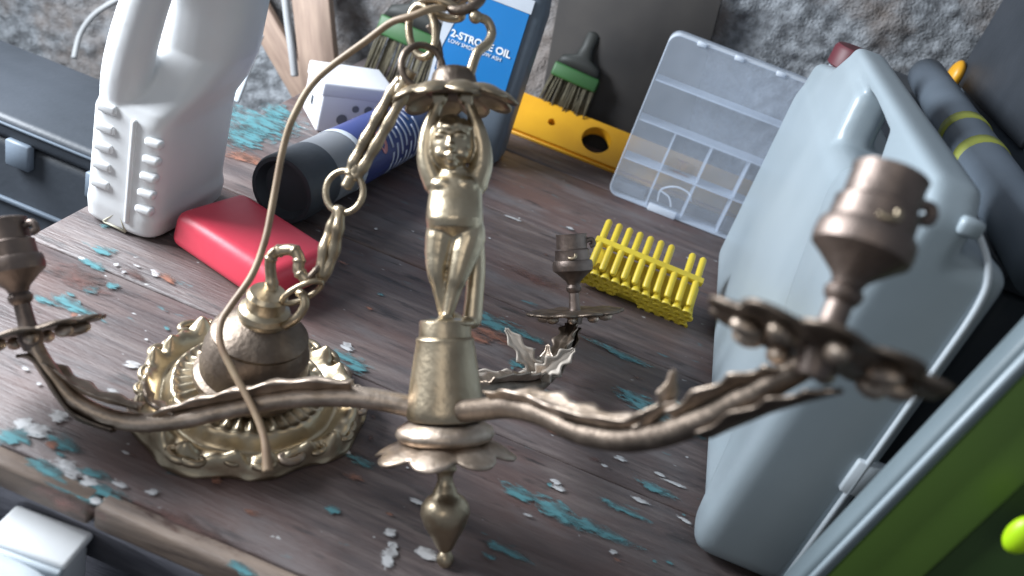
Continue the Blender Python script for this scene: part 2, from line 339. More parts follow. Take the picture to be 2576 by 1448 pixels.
# the cherub: one continuous skin
bm = bmesh.new()
def V3(px, py, y): return Vector((Xp(px), y * u, Z(py)))
def B(px, py, y, rx, rz, ry=None, rot=None): ball(bm, V3(px, py, y), (rx * u, (ry or rx) * u, rz * u), 3, rot)
def limb(pts): # [(px,py,y,r)...]
    P = [V3(a, b_, c) for a, b_, c, r in pts]; rr = [r * u for *_, r in pts]; m = len(pts)
    def R(t):
        f = t * (m - 1); i = min(int(f), m - 2); return rr[i] + (rr[i + 1] - rr[i]) * (f - i)
    tube(P, R, 14, bm)
    for p, r in zip(P, rr): ball(bm, p, r * .98, 2)
tors = [(424, 1146, 4, 30, 28), (436, 1146, 4, 48, 36), (455, 1146, 2, 62, 44), (480, 1146, 0, 67, 49), (505, 1145, -2, 69, 53), (530, 1144, -6, 71, 58), (552, 1144, -9, 72, 60), (572, 1144, -8, 69, 56), (588, 1145, -2, 62, 46), (600, 1146, 4, 52, 38), (612, 1147, 8, 40, 30)]
def ell_loft(secs, nseg=36):
    rings = [[bm.verts.new((Xp(cx) + rx * u * math.cos(2 * PI * k / nseg), (cy + ry * math.sin(2 * PI * k / nseg)) * u, Z(py))) for k in range(nseg)] for py, cx, cy, rx, ry in secs]
    for a, b in zip(rings, rings[1:]):
        for k in range(nseg): bm.faces.new((a[k], b[k], b[(k + 1) % nseg], a[(k + 1) % nseg]))
    bm.faces.new(rings[0]); bm.faces.new(rings[-1][::-1])
ell_loft(tors)
B(1120, 468, -22, 32, 22, 25); B(1170, 468, -22, 32, 22, 25); B(1147, 592, 10, 71, 46, 46)                                           # chest pads
B(1146, 435, 2, 40, 22, 36)                                                                            # neck
B(1138, 368, -14, 54, 62, 54); B(1138, 346, -6, 55, 50, 56)                                           # skull
B(1116, 392, -46, 19, 17, 16); B(1164, 392, -46, 19, 17, 16); B(1140, 418, -44, 17, 13, 16)                 # cheeks, chin
B(1117, 350, -54, 19, 9, 14); B(1159, 350, -54, 19, 9, 14); B(1119, 367, -56, 10, 7, 8); B(1158, 367, -56, 10, 7, 8); B(1138, 330, -46, 38, 20, 18); B(1139, 379, -72, 11, 10, 13); B(1139, 366, -65, 8, 16, 10); B(1139, 399, -64, 16, 6, 11); B(1139, 410, -62, 12, 6, 10)
B(1090, 372, -8, 8, 14, 12); B(1188, 372, -8, 8, 14, 12)
for k in range(46):                                                                                    # curls
    a, e = random.uniform(-PI, PI), random.uniform(.35, 1.45)
    yy = -math.cos(a) * math.cos(e)
    if yy > .0 or e > .75 or True:
        B(1138 + 52 * math.sin(a) * math.cos(e), 352 - 52 * math.sin(e), -8 - 56 * math.cos(a) * math.cos(e), 13, 11, 13)
limb([(1098, 462, 6, 34), (1078, 415, 4, 29), (1073, 370, 0, 24), (1079, 325, -4, 20), (1092, 285, -4, 15), (1104, 258, -6, 14)])
limb([(1194, 462, 6, 34), (1210, 415, 8, 30), (1212, 372, 6, 25), (1202, 325, 0, 20), (1188, 285, -2, 15), (1176, 258, -4, 14)])
for bx, s in ((1104, 1), (1176, -1)):
    for k in range(4): limb([(bx + (k - 1.5) * 7, 258, -16, 5), (bx + (k - 1.5) * 8, 243, -22, 4.5), (bx + (k - 1.5) * 8, 234, -14, 4)])
    limb([(bx + s * 12, 262, -8, 5.5), (bx + s * 20, 250, -14, 5), (bx + s * 22, 240, -12, 4)])
limb([(1114, 572, -4, 40), (1110, 600, -6, 41), (1104, 640, -8, 36), (1100, 680, -12, 26), (1106, 715, -4, 22), (1112, 760, 4, 17), (1116, 795, 8, 13)])
limb([(1184, 566, -4, 36), (1180, 600, -8, 42), (1168, 640, -14, 38), (1154, 692, -22, 27), (1144, 722, -18, 22), (1134, 765, -18, 17), (1126, 796, -20, 13)])
limb([(1126, 796, -20, 14), (1116, 806, -34, 13), (1106, 812, -52, 11)])
limb([(1140, 796, 10, 14), (1158, 806, -10, 13), (1168, 811, -26, 11)])
limb([(1190, 590, 36, 26), (1196, 660, 38, 24), (1192, 740, 34, 24), (1186, 805, 30, 26)])               # drapery post behind the leg
B(1136, 812, 0, 62, 14, 58)
obj('cherub_figure', fuse(bm, .0008, 9, .5), BRIGHT, ch)

# crown the cherub carries
def crown(t, th):
    sc = abs(math.cos(5 * th + .4)) ** .5
    r = (20 + t * (106 + 38 * sc)) * u
    z = Z(222) - (t ** 2) * 20 * u - (t ** 6) * 22 * u * sc + 10 * u * sc * math.sin(PI * min(1, t * 1.02)) * t
    return r, z
o = obj('crown_plate', thicken(polar(16, 140, crown), .0016), BRASS, ch); o.location.x = Xp(1142)
dome = [(0, Z(240)), (70, Z(238)), (66, Z(224)), (58, Z(205)), (54, Z(188)), (44, Z(174)), (24, Z(168)), (0, Z(166))]
o = obj('crown_dome', lathe([((r * u if r else 0), z) for r, z in dome]), BRONZE, ch); o.location.x = Xp(1142)
def cp(px, py, y=0): return (Xp(px), y * u, Z(py))
obj('hanging_hook', tube([cp(1178, 215, -10), cp(1186, 180, -16), cp(1202, 135, -14), cp(1226, 112, -6), cp(1237, 82, 0), cp(1226, 54, -4), cp(1200, 46, -14)], lambda t: 13 * u * (1 - .12 * t), 12), BRASS, ch)
obj('hanging_hook', tube([cp(1118, 215, 0), cp(1106, 182, -6), cp(1108, 140, -2), cp(1098, 95, 2), cp(1078, 64, 0)], 8 * u, 12), BRONZE, ch)
obj('hook_tip', ball(bmesh.new(), cp(1197, 47, -15), 17 * u, 3), BRASS, ch)

# arms
def leaf(path, width, cup=.35, serr=.28, ns=5, nrm=Vector((0, 0, 1)), nu=40, nv=8, thick=.0014):
    P = smooth_path(path, 10); m = len(P); bm = bmesh.new(); G = []
    for i in range(nu + 1):
        t = i / nu; f = t * (m - 1); k = min(int(f), m - 2); p = P[k].lerp(P[k + 1], f - k); tg = (P[min(k + 1, m - 1)] - P[max(k - 1, 0)]).normalized()
        s = tg.cross(nrm).normalized(); up = s.cross(tg)
        wv = width * (math.sin(PI * min(1, .12 + t * .88)) ** .55) * (1 - serr * abs(math.sin(ns * PI * t)) ** 1.5) * (1 - .25 * t)
        if t > .97: wv *= .25
        row = []
        for j in range(nv + 1):
            q = j / nv * 2 - 1
            row.append(bm.verts.new(p + s * (wv * q) + up * (wv * cup * q * q + .12 * wv * math.cos(q * PI * 2.5) * (1 - t * .5))))
        G.append(row)
    for a, b_ in zip(G, G[1:]):
        for j in range(nv): bm.faces.new((a[j], a[j + 1], b_[j + 1], b_[j]))
    return thicken(bm, thick)
def arm(phi, prof, tilt, bend, label):
    dr = Vector((math.cos(phi), math.sin(phi), 0)); z0 = Z(1060)
    def pt(r, z): return dr * (r * D) + Vector((0, 0, z0 + z * D))
    R, zt = prof[-1]
    a = obj('arm', tube([pt(*p) for p in prof], lambda t: D * (.0135 - .004 * t), 14, n=10), PINKB if label == 'mid' else BRONZE, ch)
    side = dr.cross(Vector((0, 0, 1)))
    def zof(r):
        for (r0, z0_), (r1, z1_) in zip(prof, prof[1:]):
            if r0 <= r <= r1: return z0_ + (z1_ - z0_) * (r - r0) / (r1 - r0)
        return prof[-1][1]
    # acanthus sheath on the arm, its tip curling off, then two smaller leaves before the pan
    q = R * .64
    obj('acanthus_leaf', leaf([pt(r_, zof(r_) + .013) for r_ in (.11, .18, .25, q)] + [pt(q + .05, zof(q + .05) + .012 + (-.012 if phi > 3 else .012))], D * .026, .5, .3, 6), PINKB, a)
    obj('acanthus_leaf', leaf([pt(R * .66, zof(R * .66) + .004), pt(R * .72, zof(R * .72) + .02), pt(R * .735, zof(R * .75) + .046)], D * .017, .4, .4, 3, nrm=-dr), PINKB, a)
    obj('acanthus_leaf', leaf([pt(R * .74, zof(R * .74) + .012), pt(R * .86, zof(R * .86) + .013), pt(R * .95, zof(R * .95) + .002), pt(R * .975, zof(R * .97) - .004)], D * .022, .4, .35, 5), PINKB, a)
    obj('acanthus_leaf', leaf([pt(R * .8, zof(R * .8) - .014), pt(R * .9, zof(R * .9) - .016), pt(R * .98, zof(R) - .034), pt(R * 1.03, zof(R) - .026)], D * .02, .4, .35, 4), BRONZE, a)
    if label == 'far':
        for (r0, sx, h, wd) in ((.30, -.05, .075, .02), (.31, .0, .03, .035), (.29, .055, .045, .022), (.285, -.1, .01, .014)):
            c0 = pt(r0, zof(r0) + .008); ux = Vector((1, 0, 0)) * sx * D
            obj('acanthus_leaf', leaf([c0, c0 + ux * .45 + Vector((0, -.004, h * .45 * D)), c0 + ux * 1.05 + Vector((0, -.003, h * D))], wd * D, .3, .45, 4, nrm=Vector((0, -1, .2))), PALEB, a)
    # pan and candle socket in their own tilted frame
    M = Matrix.Translation(pt(R, zt)) @ Matrix.Rotation(tilt, 4, 'Y') @ Matrix.Rotation(bend, 4, 'X')
    def local(bm_): bmesh.ops.transform(bm_, matrix=M, verts=bm_.verts); return bm_
    def panf(t, th):
        sc = abs(math.cos(5 * th)) ** .5; rr = D * (.008 + t * (.058 + .018 * sc)); return rr, D * (.004 + .004 * t * sc - .006 * t ** 4 * sc + .0015 * math.cos(10 * th) * t)
    pan = obj('drip_pan', local(thicken(polar(14, 126, panf), .0022)), BRONZE, a)
    for k in range(9):
        th = 2 * PI * (k + .5) / 9; b3 = bmesh.new(); ball(b3, (D * .052 * math.cos(th), D * .052 * math.sin(th), -D * .007), (D * .013, D * .008, D * .008), 2, Matrix.Rotation(th, 3, 'Z').to_quaternion()); obj('petal_lobe', local(b3), PINKB, pan)
    body = [(0, -.02), (.01, -.02), (.014, -.006), (.011, .004), (.0095, .012), (.009, .034), (.0125, .038), (.0135, .043), (.0105, .048), (.013, .054), (.026, .066), (.0335, .072), (.0345, .078), (.034, .086), (.0325, .089), (.0295, .0895), (.029, .104), (.0295, .1065), (.0275, .108), (.026, .109), (.0258, .13), (.0265, .133), (.0245, .134), (.023, .128), (.023, .105), (0, .104)]
    s = obj('lamp_socket', local(lathe([(r_ * D, z_ * D) for r_, z_ in body], 36)), SOCK, a, angle=35)
    g = bmesh.new(); tube([(D * .0235, 0, D * .121), (D * .034, 0, D * .123), (D * .037, 0, D * .115), (D * .031, 0, D * .112)], D * .0045, 8, g); obj('bayonet_lug', local(g), SOCK, s)
    g = bmesh.new(); tube([(-D * .008, -D * .0275, D * .094), (-D * .003, -D * .0305, D * .0925), (D * .003, -D * .0305, D * .095), (D * .003, -D * .029, D * .1)], D * .003, 8, g); obj('slot_rim', local(g), BRASS, s)
    return a
base_prof = [(.03, .016), (.08, .024), (.14, .034), (.2, .033), (.26, .024), (.33, .028), (.4, .05), (.46, .08), (.505, .105), (.52, .118)]
arm(math.radians(-56), base_prof, math.radians(24), math.radians(-6), 'near')
arm(math.radians(184), [(.03, .016), (.1, .03), (.18, .03), (.25, .018), (.32, .004), (.38, .006), (.43, .03), (.465, .075), (.48, .108)], math.radians(-13), math.radians(2), 'mid')
arm(math.radians(66), [(.03, .016), (.1, .024), (.18, .02), (.26, .012), (.33, .02), (.39, .045), (.43, .08), (.46, .118)], math.radians(-3), math.radians(3), 'far')

# ------------------------------------------------------------------ chain, ceiling rose, cable
def oval(c, ax, bx, a, b, r, seg=12):
    c, ax, bx = Vector(c), Vector(ax).normalized(), Vector(bx).normalized()
    return tube([c + ax * (a * math.cos(2 * PI * k / 28)) + bx * (b * math.sin(2 * PI * k / 28)) for k in range(28)], r, seg, closed=True, n=2)
chain = empty('hanging_chain', 'brass chain of rings and long links looping from crown to ceiling rose', 'chain', loc=dep(865, 480, .56))
def cobj(name, bm, mat):
    bmesh.ops.transform(bm, matrix=Matrix.Translation(-chain.location), verts=bm.verts); return obj(name, bm, mat, chain)
side = (CX * .8 - CZ * .6).normalized()
cobj('ring', oval(dep(1062, 168, .545), CX * .95 - CZ * .3, CY, 52 * u, 54 * u, 9 * u), BRONZE)
cobj('oval_link', oval(dep(1062, 78, .552), CX * .9 + CZ * .4, CY * .98 + CX * -.1, 38 * u, 66 * u, 10 * u), BRASS)
cobj('oval_link', oval(dep(1112, 22, .552), CX * .95 - CY * .3, CZ * .8 + CY * .5, 52 * u, 24 * u, 11 * u), BRASS)
cobj('oval_link', oval(dep(1172, 4, .55), CX * .9 + CY * .25, CY * .8 - CZ * .6, 40 * u, 32 * u, 13 * u), BRONZE)
cobj('oval_link', oval(dep(1222, -40, .55), CX * .6 + CY * .8, CZ, 56 * u, 26 * u, 11 * u), BRASS)
cobj('oval_link', oval(dep(1250, -120, .55), CY, CX, 60 * u, 28 * u, 11 * u), BRASS)
# fancy long link: two twisted strands with leaf ends
P0, P1 = dep(1022, 196, .545), dep(884, 446, .56); ax = (P1 - P0).normalized(); sd = (ax.cross(CZ)).normalized()
for s in (-1, 1):
    cobj('long_link_strand', tube([P0 + ax * .003, P0.lerp(P1, .1) + sd * s * 13 * u, P0.lerp(P1, .5) + sd * s * 15 * u, P0.lerp(P1, .9) + sd * s * 12 * u, P1], lambda t: u * (15 + 1.6 * math.sin(t * 46)), 12, n=16), BRASS)
cobj('long_link_end', tube([P0 - ax * .006, P0 + ax * .012], 17 * u, 12), BRASS); cobj('long_link_end', tube([P1 - ax * .01, P1 + ax * .008], 15 * u, 12), BRASS)
cobj('ring', oval(dep(866, 482, .562), CX * .95 + CZ * .3, CY, 54 * u, 54 * u, 8.5 * u), BRASS)
P0, P1 = dep(856, 522, .563), dep(812, 690, .57); ax = (P1 - P0).normalized(); sd = ax.cross(CZ).normalized()
for s in (-1, 1):
    cobj('long_link_strand', tube([P0, P0.lerp(P1, .3) + sd * s * 12 * u - CZ * s * .004, P0.lerp(P1, .7) + sd * s * 13 * u, P1 + ax * .004], lambda t: u * (15 + 1.5 * math.sin(t * 24)), 12, n=14), BRASS)
cobj('ring', oval(dep(760, 735, .566), CX * .9 + CY * .42, CZ * .7 + CY * .6, 56 * u, 26 * u, 7.5 * u), BRASS)
cobj('ring', oval(dep(790, 690, .57), CX * .5 + CY * .6, CZ, 30 * u, 22 * u, 8 * u), BRONZE)
rc = tab(624, 1008)
rose = empty('ceiling_rose', 'round fluted brass ceiling rose with scrolled rim lying on the bench', 'ceiling rose', loc=(rc.x, rc.y, 0), rz=.5)
RR = .08
def plate(t, th):
    lob = .5 + .5 * math.cos(9 * th); big = .06 * math.cos(3 * th + .6)
    r = RR * (.16 + .84 * t) * (1 + (big + .055 * lob) * t ** 4)
    z = .024 - .013 * t + .0035 * math.exp(-((t - .62) / .05) ** 2)
    fl = math.exp(-((t - .38) / .2) ** 4); z += .0019 * fl * math.cos(36 * th)
    z -= .008 * math.exp(-((t - .72) / .07) ** 2)
    sc = math.exp(-((t - .9) / .07) ** 2); z += .008 * sc * (.55 + .45 * math.cos(18 * th)) + .0025 * sc * math.cos(27 * th + 1)
    z -= .014 * max(0, (t - .93) / .07) ** 1.5
    return r, max(z, .0012)
obj('fluted_plate', thicken(polar(60, 360, plate), .0012), BRIGHT, rose)
for k in range(24):                                    # scrolls on the rim
    th = 2 * PI * (k + .5 * random.uniform(.5, 1.5)) / 24; r = RR * (.95 + .05 * math.cos(3 * th + .6) + .03 * math.cos(9 * th)); pts = []
    c = Vector((r * math.cos(th), r * math.sin(th), .0105)); e1 = Vector((-math.sin(th), math.cos(th), 0)) * (1 if k % 2 else -1); e2 = Vector((math.cos(th), math.sin(th), .1)).normalized(); sz = random.uniform(.6, 1.1)
    for q in range(7): a = q * .7; rad = .007 * sz * (1 - q / 8.5); pts.append(c + e1 * (rad * 1.5 * math.cos(a)) + e2 * (rad * math.sin(a)) + Vector((0, 0, .0005 * q)))
    obj('rim_scroll', tube(pts, lambda t: .0036 * sz * (1 - .45 * t), 8, n=4), random.choice([BRASS, BRASS, PINKB]), rose)
cup = [(0, .019), (.039, .019), (.0415, .023), (.041, .028), (.0375, .031), (.038, .036), (.0368, .05), (.034, .058), (.0325, .061), (.0335, .064), (.031, .067), (.023, .073), (.0165, .0765), (.0165, .079), (.0182, .081), (.0172, .085), (.0135, .087), (.0132, .0945), (.014, .0965), (.012, .0995), (0, .1)]
obj('canopy_cup', lathe(cup[:13], 44), BRONZE, rose, angle=40)
obj('brass_nut', lathe(cup[12:], 24), BRIGHT, rose, angle=40)
hk = [dep(692, 792, .575), dep(686, 730, .575), dep(680, 660, .572), dep(694, 634, .57), dep(736, 628, .567), dep(752, 648, .566), dep(752, 680, .566), dep(772, 704, .566)]
def robj(name, pts, rad, mat, n=8, closed=False):
    b = tube(pts, rad, 12, n=n, closed=closed); o = obj(name, b, mat)
    mw = Matrix.Translation(rose.location) @ Matrix.Rotation(.5, 4, 'Z'); o.data.transform(mw.inverted()); o.parent = rose; return o
robj('hook', hk, lambda t: u * (15 + 3.5 * max(0, math.sin(t * 44)) ** 6), BRASS, 12)
hk2 = [dep(716, 820, .572), dep(746, 800, .566), dep(766, 770, .564), dep(764, 745, .565), dep(752, 735, .568)]
robj('hook', hk2, 12 * u, BRASS)

wp = [(1250, -60, .56), (1150, 10, .555), (1085, 22, .54), (1035, 40, .54), (985, 56, .545), (930, 96, .55), (800, 196, .56), (740, 290, .565), (712, 375, .57), (690, 490, .57), (668, 600, .565), (635, 690, .56), (580, 770, .552), (556, 812, .545), (556, 868, .54), (590, 940, .535), (628, 1010, .53), (655, 1070, .525), (668, 1120, .52), (674, 1186, .515)]
cb = tube([dep(*p) for p in wp], lambda t: .0024 * (1 + .5 * max(0, t - .93) / .07), 10)
org = Vector(dep(674, 1186, .515)); bmesh.ops.transform(cb, matrix=Matrix.Translation(-org), verts=cb.verts)
o = obj('electric_cable', cb, WIRE); o.location = org; tag(o, 'thin brown electric cable trailing from the chain over the ceiling rose', 'cable')

# ------------------------------------------------------------------ white oil bottle (left)
bt = empty('white_bottle', 'tall white plastic bottle with ribbed grip and moulded handle beside the red box', 'bottle', loc=(-.394, .583, 0))
bm = bmesh.new()
def loft(bm, secs, nseg=40, p=4.):                     # sections (z, cx, cy, hx, hy, power)
    rings = []
    for z, cx, cy, hx, hy, p in secs:
        rg = []
        for k in range(nseg):
            a = 2 * PI * k / nseg; c, s = math.cos(a), math.sin(a)
            rg.append(bm.verts.new((cx + hx * math.copysign(abs(c) ** (2 / p), c), cy + hy * math.copysign(abs(s) ** (2 / p), s), z)))
        rings.append(rg)
    for a, b in zip(rings, rings[1:]):
        for k in range(nseg): bm.faces.new((a[k], a[(k + 1) % nseg], b[(k + 1) % nseg], b[k]))
    bm.faces.new(rings[0][::-1]); bm.faces.new(rings[-1]); bmesh.ops.recalc_face_normals(bm, faces=bm.faces); return bm
loft(bm, [(.0, .001, .062, .033, .058, 5), (.004, .001, .062, .037, .062, 6), (.02, .001, .062, .0385, .063, 6), (.03, .0, .062, .0365, .062, 6), (.11, .002, .062, .0362, .062, 6), (.12, .005, .063, .036, .06, 5), (.14, .018, .075, .032, .052, 4), (.165, .024, .084, .033, .044, 3.2), (.2, .024, .085, .036, .042, 3), (.24, .026, .084, .036, .042, 3), (.27, .032, .08, .026, .034, 2.5), (.29, .03, .078, .018, .02, 2), (.33, .03, .078, .017, .017, 2)], 44)
tube([(-.014, .03, .09), (-.0125, .021, .12), (-.009, .0165, .15), (-.004, .018, .185), (.003, .024, .225), (.012, .04, .26), (.02, .06, .275)], lambda t: .0215 - .006 * t, 18, bm)
obj('bottle_body', fuse(bm, .0021, 4, .5), WHITEP, bt)
for k in range(5):
    z = .028 + .0165 * k; obj('grip_rib', rbox(.018 + .001 * k, .034 + .0008 * k, -.0035, .006, z, z + .0075, .0028, 3), WHITEP, bt)
for k in range(5):
    z = .036 + .018 * k; obj('grip_rib', rbox(-.026 + .0006 * k, -.008 + .0006 * k, -.0028, .006, z, z + .0085, .0026, 3), WHITEP, bt)
obj('grip_ridge', rbox(.0085, .0135, -.003, .006, .012, .112, .0022, 3), WHITEP, bt)
g = bmesh.new()
tri = [Vector((-.012, .0005, .004)), Vector((.010, .0005, .002)), Vector((.002, .0005, .02))]
for a, b in ((0, 1), (1, 2), (2, 0)): tube([tri[a], tri[b]], .0012, 6, g, n=1)
obj('embossed_triangle', g, node_mat('yellowed_plastic', (.6, .57, .45), .5), bt)
obj('screw_cap', lathe([(0, .352), (.019, .352), (.02, .35), (.02, .325), (.017, .324)], 30, mw=Matrix.Translation((.03, .078, 0))), REDP, bt)

# ------------------------------------------------------------------ red box, spray can, white box
bm = rbox(-.062, .062, -.044, .044, 0, .036, .011, 5)
for v in bm.verts: v.co.x *= 1 - .03 * v.co.z / .046; v.co.y *= 1 - .12 * v.co.z / .046
o = obj('red_plastic_box', bm, REDP); o.location = (-.278, .617, 0); o.rotation_euler.z = math.radians(-17)
tag(o, 'low pinkish red plastic box with rounded edges beside the white bottle', 'box')

a0, a1 = tab(708, 478, .037), tab(1050, 305, .037); ax = (a1 - a0); ax.z = 0; ln = ax.length; rz = math.atan2(ax.y, ax.x)
sp = empty('spray_can', 'navy and grey spray can with black cap lying beside the white box', 'spray can', loc=(a0.x, a0.y, .0365), rz=rz)
RY = Matrix.Rotation(PI / 2, 4, 'Y'); rr = .0355
obj('can_cap', lathe([(0, .012), (.026, .012), (.03, 0), (.034, 0), (.0358, .004), (.0358, .052), (.034, .054)], 40, mw=RY), BLACKP, sp, angle=40)
obj('can_body', lathe([(rr - .001, .053), (rr, .056), (rr, .108), (rr - .0002, .1085)], 40, mw=RY), GREYP, sp, angle=40)
obj('printed_sleeve', lathe([(rr, .1085), (rr + .0002, .109), (rr + .0002, ln + .03), (rr - .003, ln + .034), (0, ln + .034)], 40, mw=RY), NAVY, sp, angle=40)
obj('pale_stripe', lathe([(rr + .0004, .1), (rr + .0006, .1005), (rr + .0006, .1085), (rr + .0004, .109)], 40, mw=RY), PALEL, sp)
for k in range(7):                                     # unreadable small print: lines of text around the can
    b = bmesh.new(); x = .165 + .011 * k; vs = []
    for q in range(15):
        a = math.radians(182 + q * 9 + 6 * math.sin(k * 2.1)); vs.append([b.verts.new((x + dx + .0006 * math.sin(q * 5 + k), (rr + .0007) * math.sin(a) * 1, (rr + .0007) * -math.cos(a))) for dx in (0, .004)])
    for q in range(14):
        if (q * 5 + k * 3) % 7: b.faces.new((vs[q][0], vs[q + 1][0], vs[q + 1][1], vs[q][1]))
    obj('print_line', thicken(b, .0002), node_mat('grey_print', (.42, .45, .55), .5) if k == 0 else bpy.data.materials['grey_print'], sp)
b = bmesh.new(); bmesh.ops.create_circle(b, cap_ends=True, radius=.013, segments=24)
for v in b.verts:
    a = math.radians(228) + v.co.y / rr; v.co = Vector((.148 + v.co.x * .55, (rr + .0009) * math.sin(a), (rr + .0009) * -math.cos(a)))
obj('pink_spot', thicken(b, .0002), TROW, sp)

wb = empty('white_socket_box', 'small white plastic socket box standing behind the spray can', 'box', loc=(-.366, .93, 0), rz=math.radians(40))
obj('box_shell', rbox(0, .092, 0, .07, 0, .062, .0035, 3), BOXP, wb)
obj('box_lid', rbox(-.0015, .0935, -.0015, .0715, .048, .066, .003, 3), BOXP, wb)
for (x, z, r) in ((.045, .036, .0045), (.062, .036, .0055), (.03, .02, .007)):
    obj('screw_hole', lathe([(0, 0), (r, 0), (r, .0008), (0, .0008)], 18, mw=Matrix.Translation((x, -.0006, z)) @ Matrix.Rotation(PI / 2, 4, 'X')), GREYP, wb, angle=30)
obj('slot', rbox(-.0008, .0005, .03, .038, .022, .034, .0003, 1), BLACKP, wb)

# ------------------------------------------------------------------ two-stroke oil bottle
Y0 = 1.03
ob = empty('oil_bottle', 'dark grey oil bottle with blue two-stroke label standing against the wall', 'bottle', loc=(-.213, Y0, 0))
bm = bmesh.new()
loft(bm, [(0, 0, .035, .056, .03, 6), (.006, 0, .035, .061, .034, 6), (.2, 0, .035, .061, .034, 6), (.235, 0, .035, .056, .031, 5), (.262, .0, .035, .03, .025, 3), (.275, .0, .035, .018, .018, 2), (.3, 0, .035, .017, .017, 2)], 44)
obj('bottle_body', bm, SLATE, ob, angle=60)
obj('blue_label', rbox(-.052, .045, -.0012, .002, .085, .205, .0004, 1), BLUEL, ob, smooth=False)
obj('label_band', rbox(-.05, .047, -.0013, .002, .2055, .222, .0004, 1), PALEL, ob, smooth=False)
g = bmesh.new(); pts = [(-.056, .205), (-.036, .205), (-.042, .165), (-.05, .13), (-.052, .1), (-.04, .085), (-.01, .094), (.01, .084), (.01, .08), (-.056, .08)]
f = g.faces.new([g.verts.new((x, -.0016, z)) for x, z in pts]); obj('white_swoosh', thicken(g, .0003), PALEL, ob, smooth=False)
RX = Matrix.Rotation(PI / 2, 4, 'X')
text_mesh('2-STROKE OIL', .0128, 'lettering', INK, ob, Matrix.Translation((-.043, -.0019, .1465)) @ RX, .0003)
text_mesh('LOW SMOKE LOW ASH', .0068, 'lettering', INK, ob, Matrix.Translation((-.044, -.0019, .1385)) @ RX)

# ------------------------------------------------------------------ spirit level
lv = empty('spirit_level', 'yellow spirit level with round holes lying against the wall', 'spirit level', loc=(.06, 1.215, .012)); lv.rotation_euler.x = math.radians(38)
def level_bm():
    t = bmesh.new(); W_, H_ = .058, .02; holes = [(-.176, .004, .006), (-.104, .003, .0225), (.3, .003, .0225)]
    # top face with holes: grid polygons via triangle fill
    edges = []
    def loop(pts):
        vs = [t.verts.new(p) for p in pts]; es = [t.edges.new((vs[i], vs[(i + 1) % len(vs)])) for i in range(len(vs))]; edges.extend(es)
    loop([(-.28, -.03, H_), (.5, -.03, H_), (.5, .035, H_), (-.28, .035, H_)])
    for cx, cy, r in holes: loop([(cx + r * math.cos(2 * PI * k / 28), cy + r * math.sin(2 * PI * k / 28), H_) for k in range(28)])
    bmesh.ops.triangle_fill(t, edges=edges, use_beauty=True)
    return thicken(t, -H_) if False else thicken(t, H_)
o = obj('level_body', level_bm(), LEVY, lv, smooth=False)
zs = [v.co.z for v in o.data.vertices]; o.location.z = -min(zs) + .0002
obj('side_rail', rbox(-.28, .5, -.0345, -.031, .0008, .0165, .001, 1), LEVY, lv)

# ------------------------------------------------------------------ paint brushes
def brush(c, s, tilt, label):
    e = empty('paint_brush', label, 'paint brush', loc=c); e.rotation_euler = (math.radians(-16), math.radians(tilt), 0)
    b = bmesh.new(); nb = 70
    for k in range(nb):
        x = (k / (nb - 1) * 2 - 1) * .04 * s; y = random.uniform(-.008, .008); l = random.uniform(.85, 1) * .055 * s
        tube([(x, y, .05 * s), (x * 1.08 + random.uniform(-.003, .003), y, .05 * s - l)], .0013, 4, b, n=1)
    obj('bristles', b, BRIST, e)
    obj('ferrule', rbox(-.042 * s, .042 * s, -.012, .012, .046 * s, .07 * s, .003, 2), GREENB, e)
    hb = bmesh.new(); loft(hb, [(.0702 * s, 0, 0, .041 * s, .0115, 4), (.085 * s, 0, 0, .036 * s, .011, 3), (.094 * s, 0, 0, .016 * s, .009, 2.4), (.11 * s, 0, 0, .012 * s, .009, 2), (.135 * s, 0, 0, .013 * s, .008, 2), (.14 * s, 0, 0, .008 * s, .005, 2)], 28)
    obj('handle', hb, node_mat('dark_handle', (.02, .022, .02), .6) if 'dark_handle' not in bpy.data.materials else bpy.data.materials['dark_handle'], e); return e
p = aty(1405, 292, 1.222); brush((p.x, 1.232, .047), .86, 3, 'wide paint brush with green ferrule standing on the yellow level')
p = aty(1010, 130, 1.2); b2_ = brush((p.x, 1.2, .003), 1.2, 2, 'wide paint brush with green ferrule between pale boards and oil bottle')

# ------------------------------------------------------------------ clear compartment case
def clear_mat(name, lo, hi):
    m = bpy.data.materials.new(name); m.use_nodes = True; nt = m.node_tree; N = nt.nodes; L = nt.links
    b = N['Principled BSDF']; b.inputs['Base Color'].default_value = (.78, .84, .92, 1); b.inputs['Roughness'].default_value = .3
    tr = N.new('ShaderNodeBsdfTransparent'); tr.inputs[0].default_value = (.95, .97, 1, 1); mx = N.new('ShaderNodeMixShader')
    tc = N.new('ShaderNodeTexCoord'); n = N.new('ShaderNodeTexNoise'); n.inputs['Scale'].default_value = 30; L.new(tc.outputs['Object'], n.inputs['Vector'])
    mr = N.new('ShaderNodeMapRange'); mr.inputs[3].default_value = lo; mr.inputs[4].default_value = hi; L.new(n.outputs['Fac'], mr.inputs[0]); L.new(mr.outputs[0], mx.inputs[0])
    L.new(tr.outputs[0], mx.inputs[1]); L.new(b.outputs[0], mx.inputs[2]); L.new(mx.outputs[0], N['Material Output'].inputs[0]); return m
CLEAR = clear_mat('frosted_clear_plastic', .09, .17); MILKY = clear_mat('milky_clear_plastic', .42, .6)
cs = empty('compartment_case', 'clear plastic compartment case standing upright against the yellow level', 'organizer case', loc=(.0, 1.1, 0))
Wc, Hc, Dc = .31, .232, .034
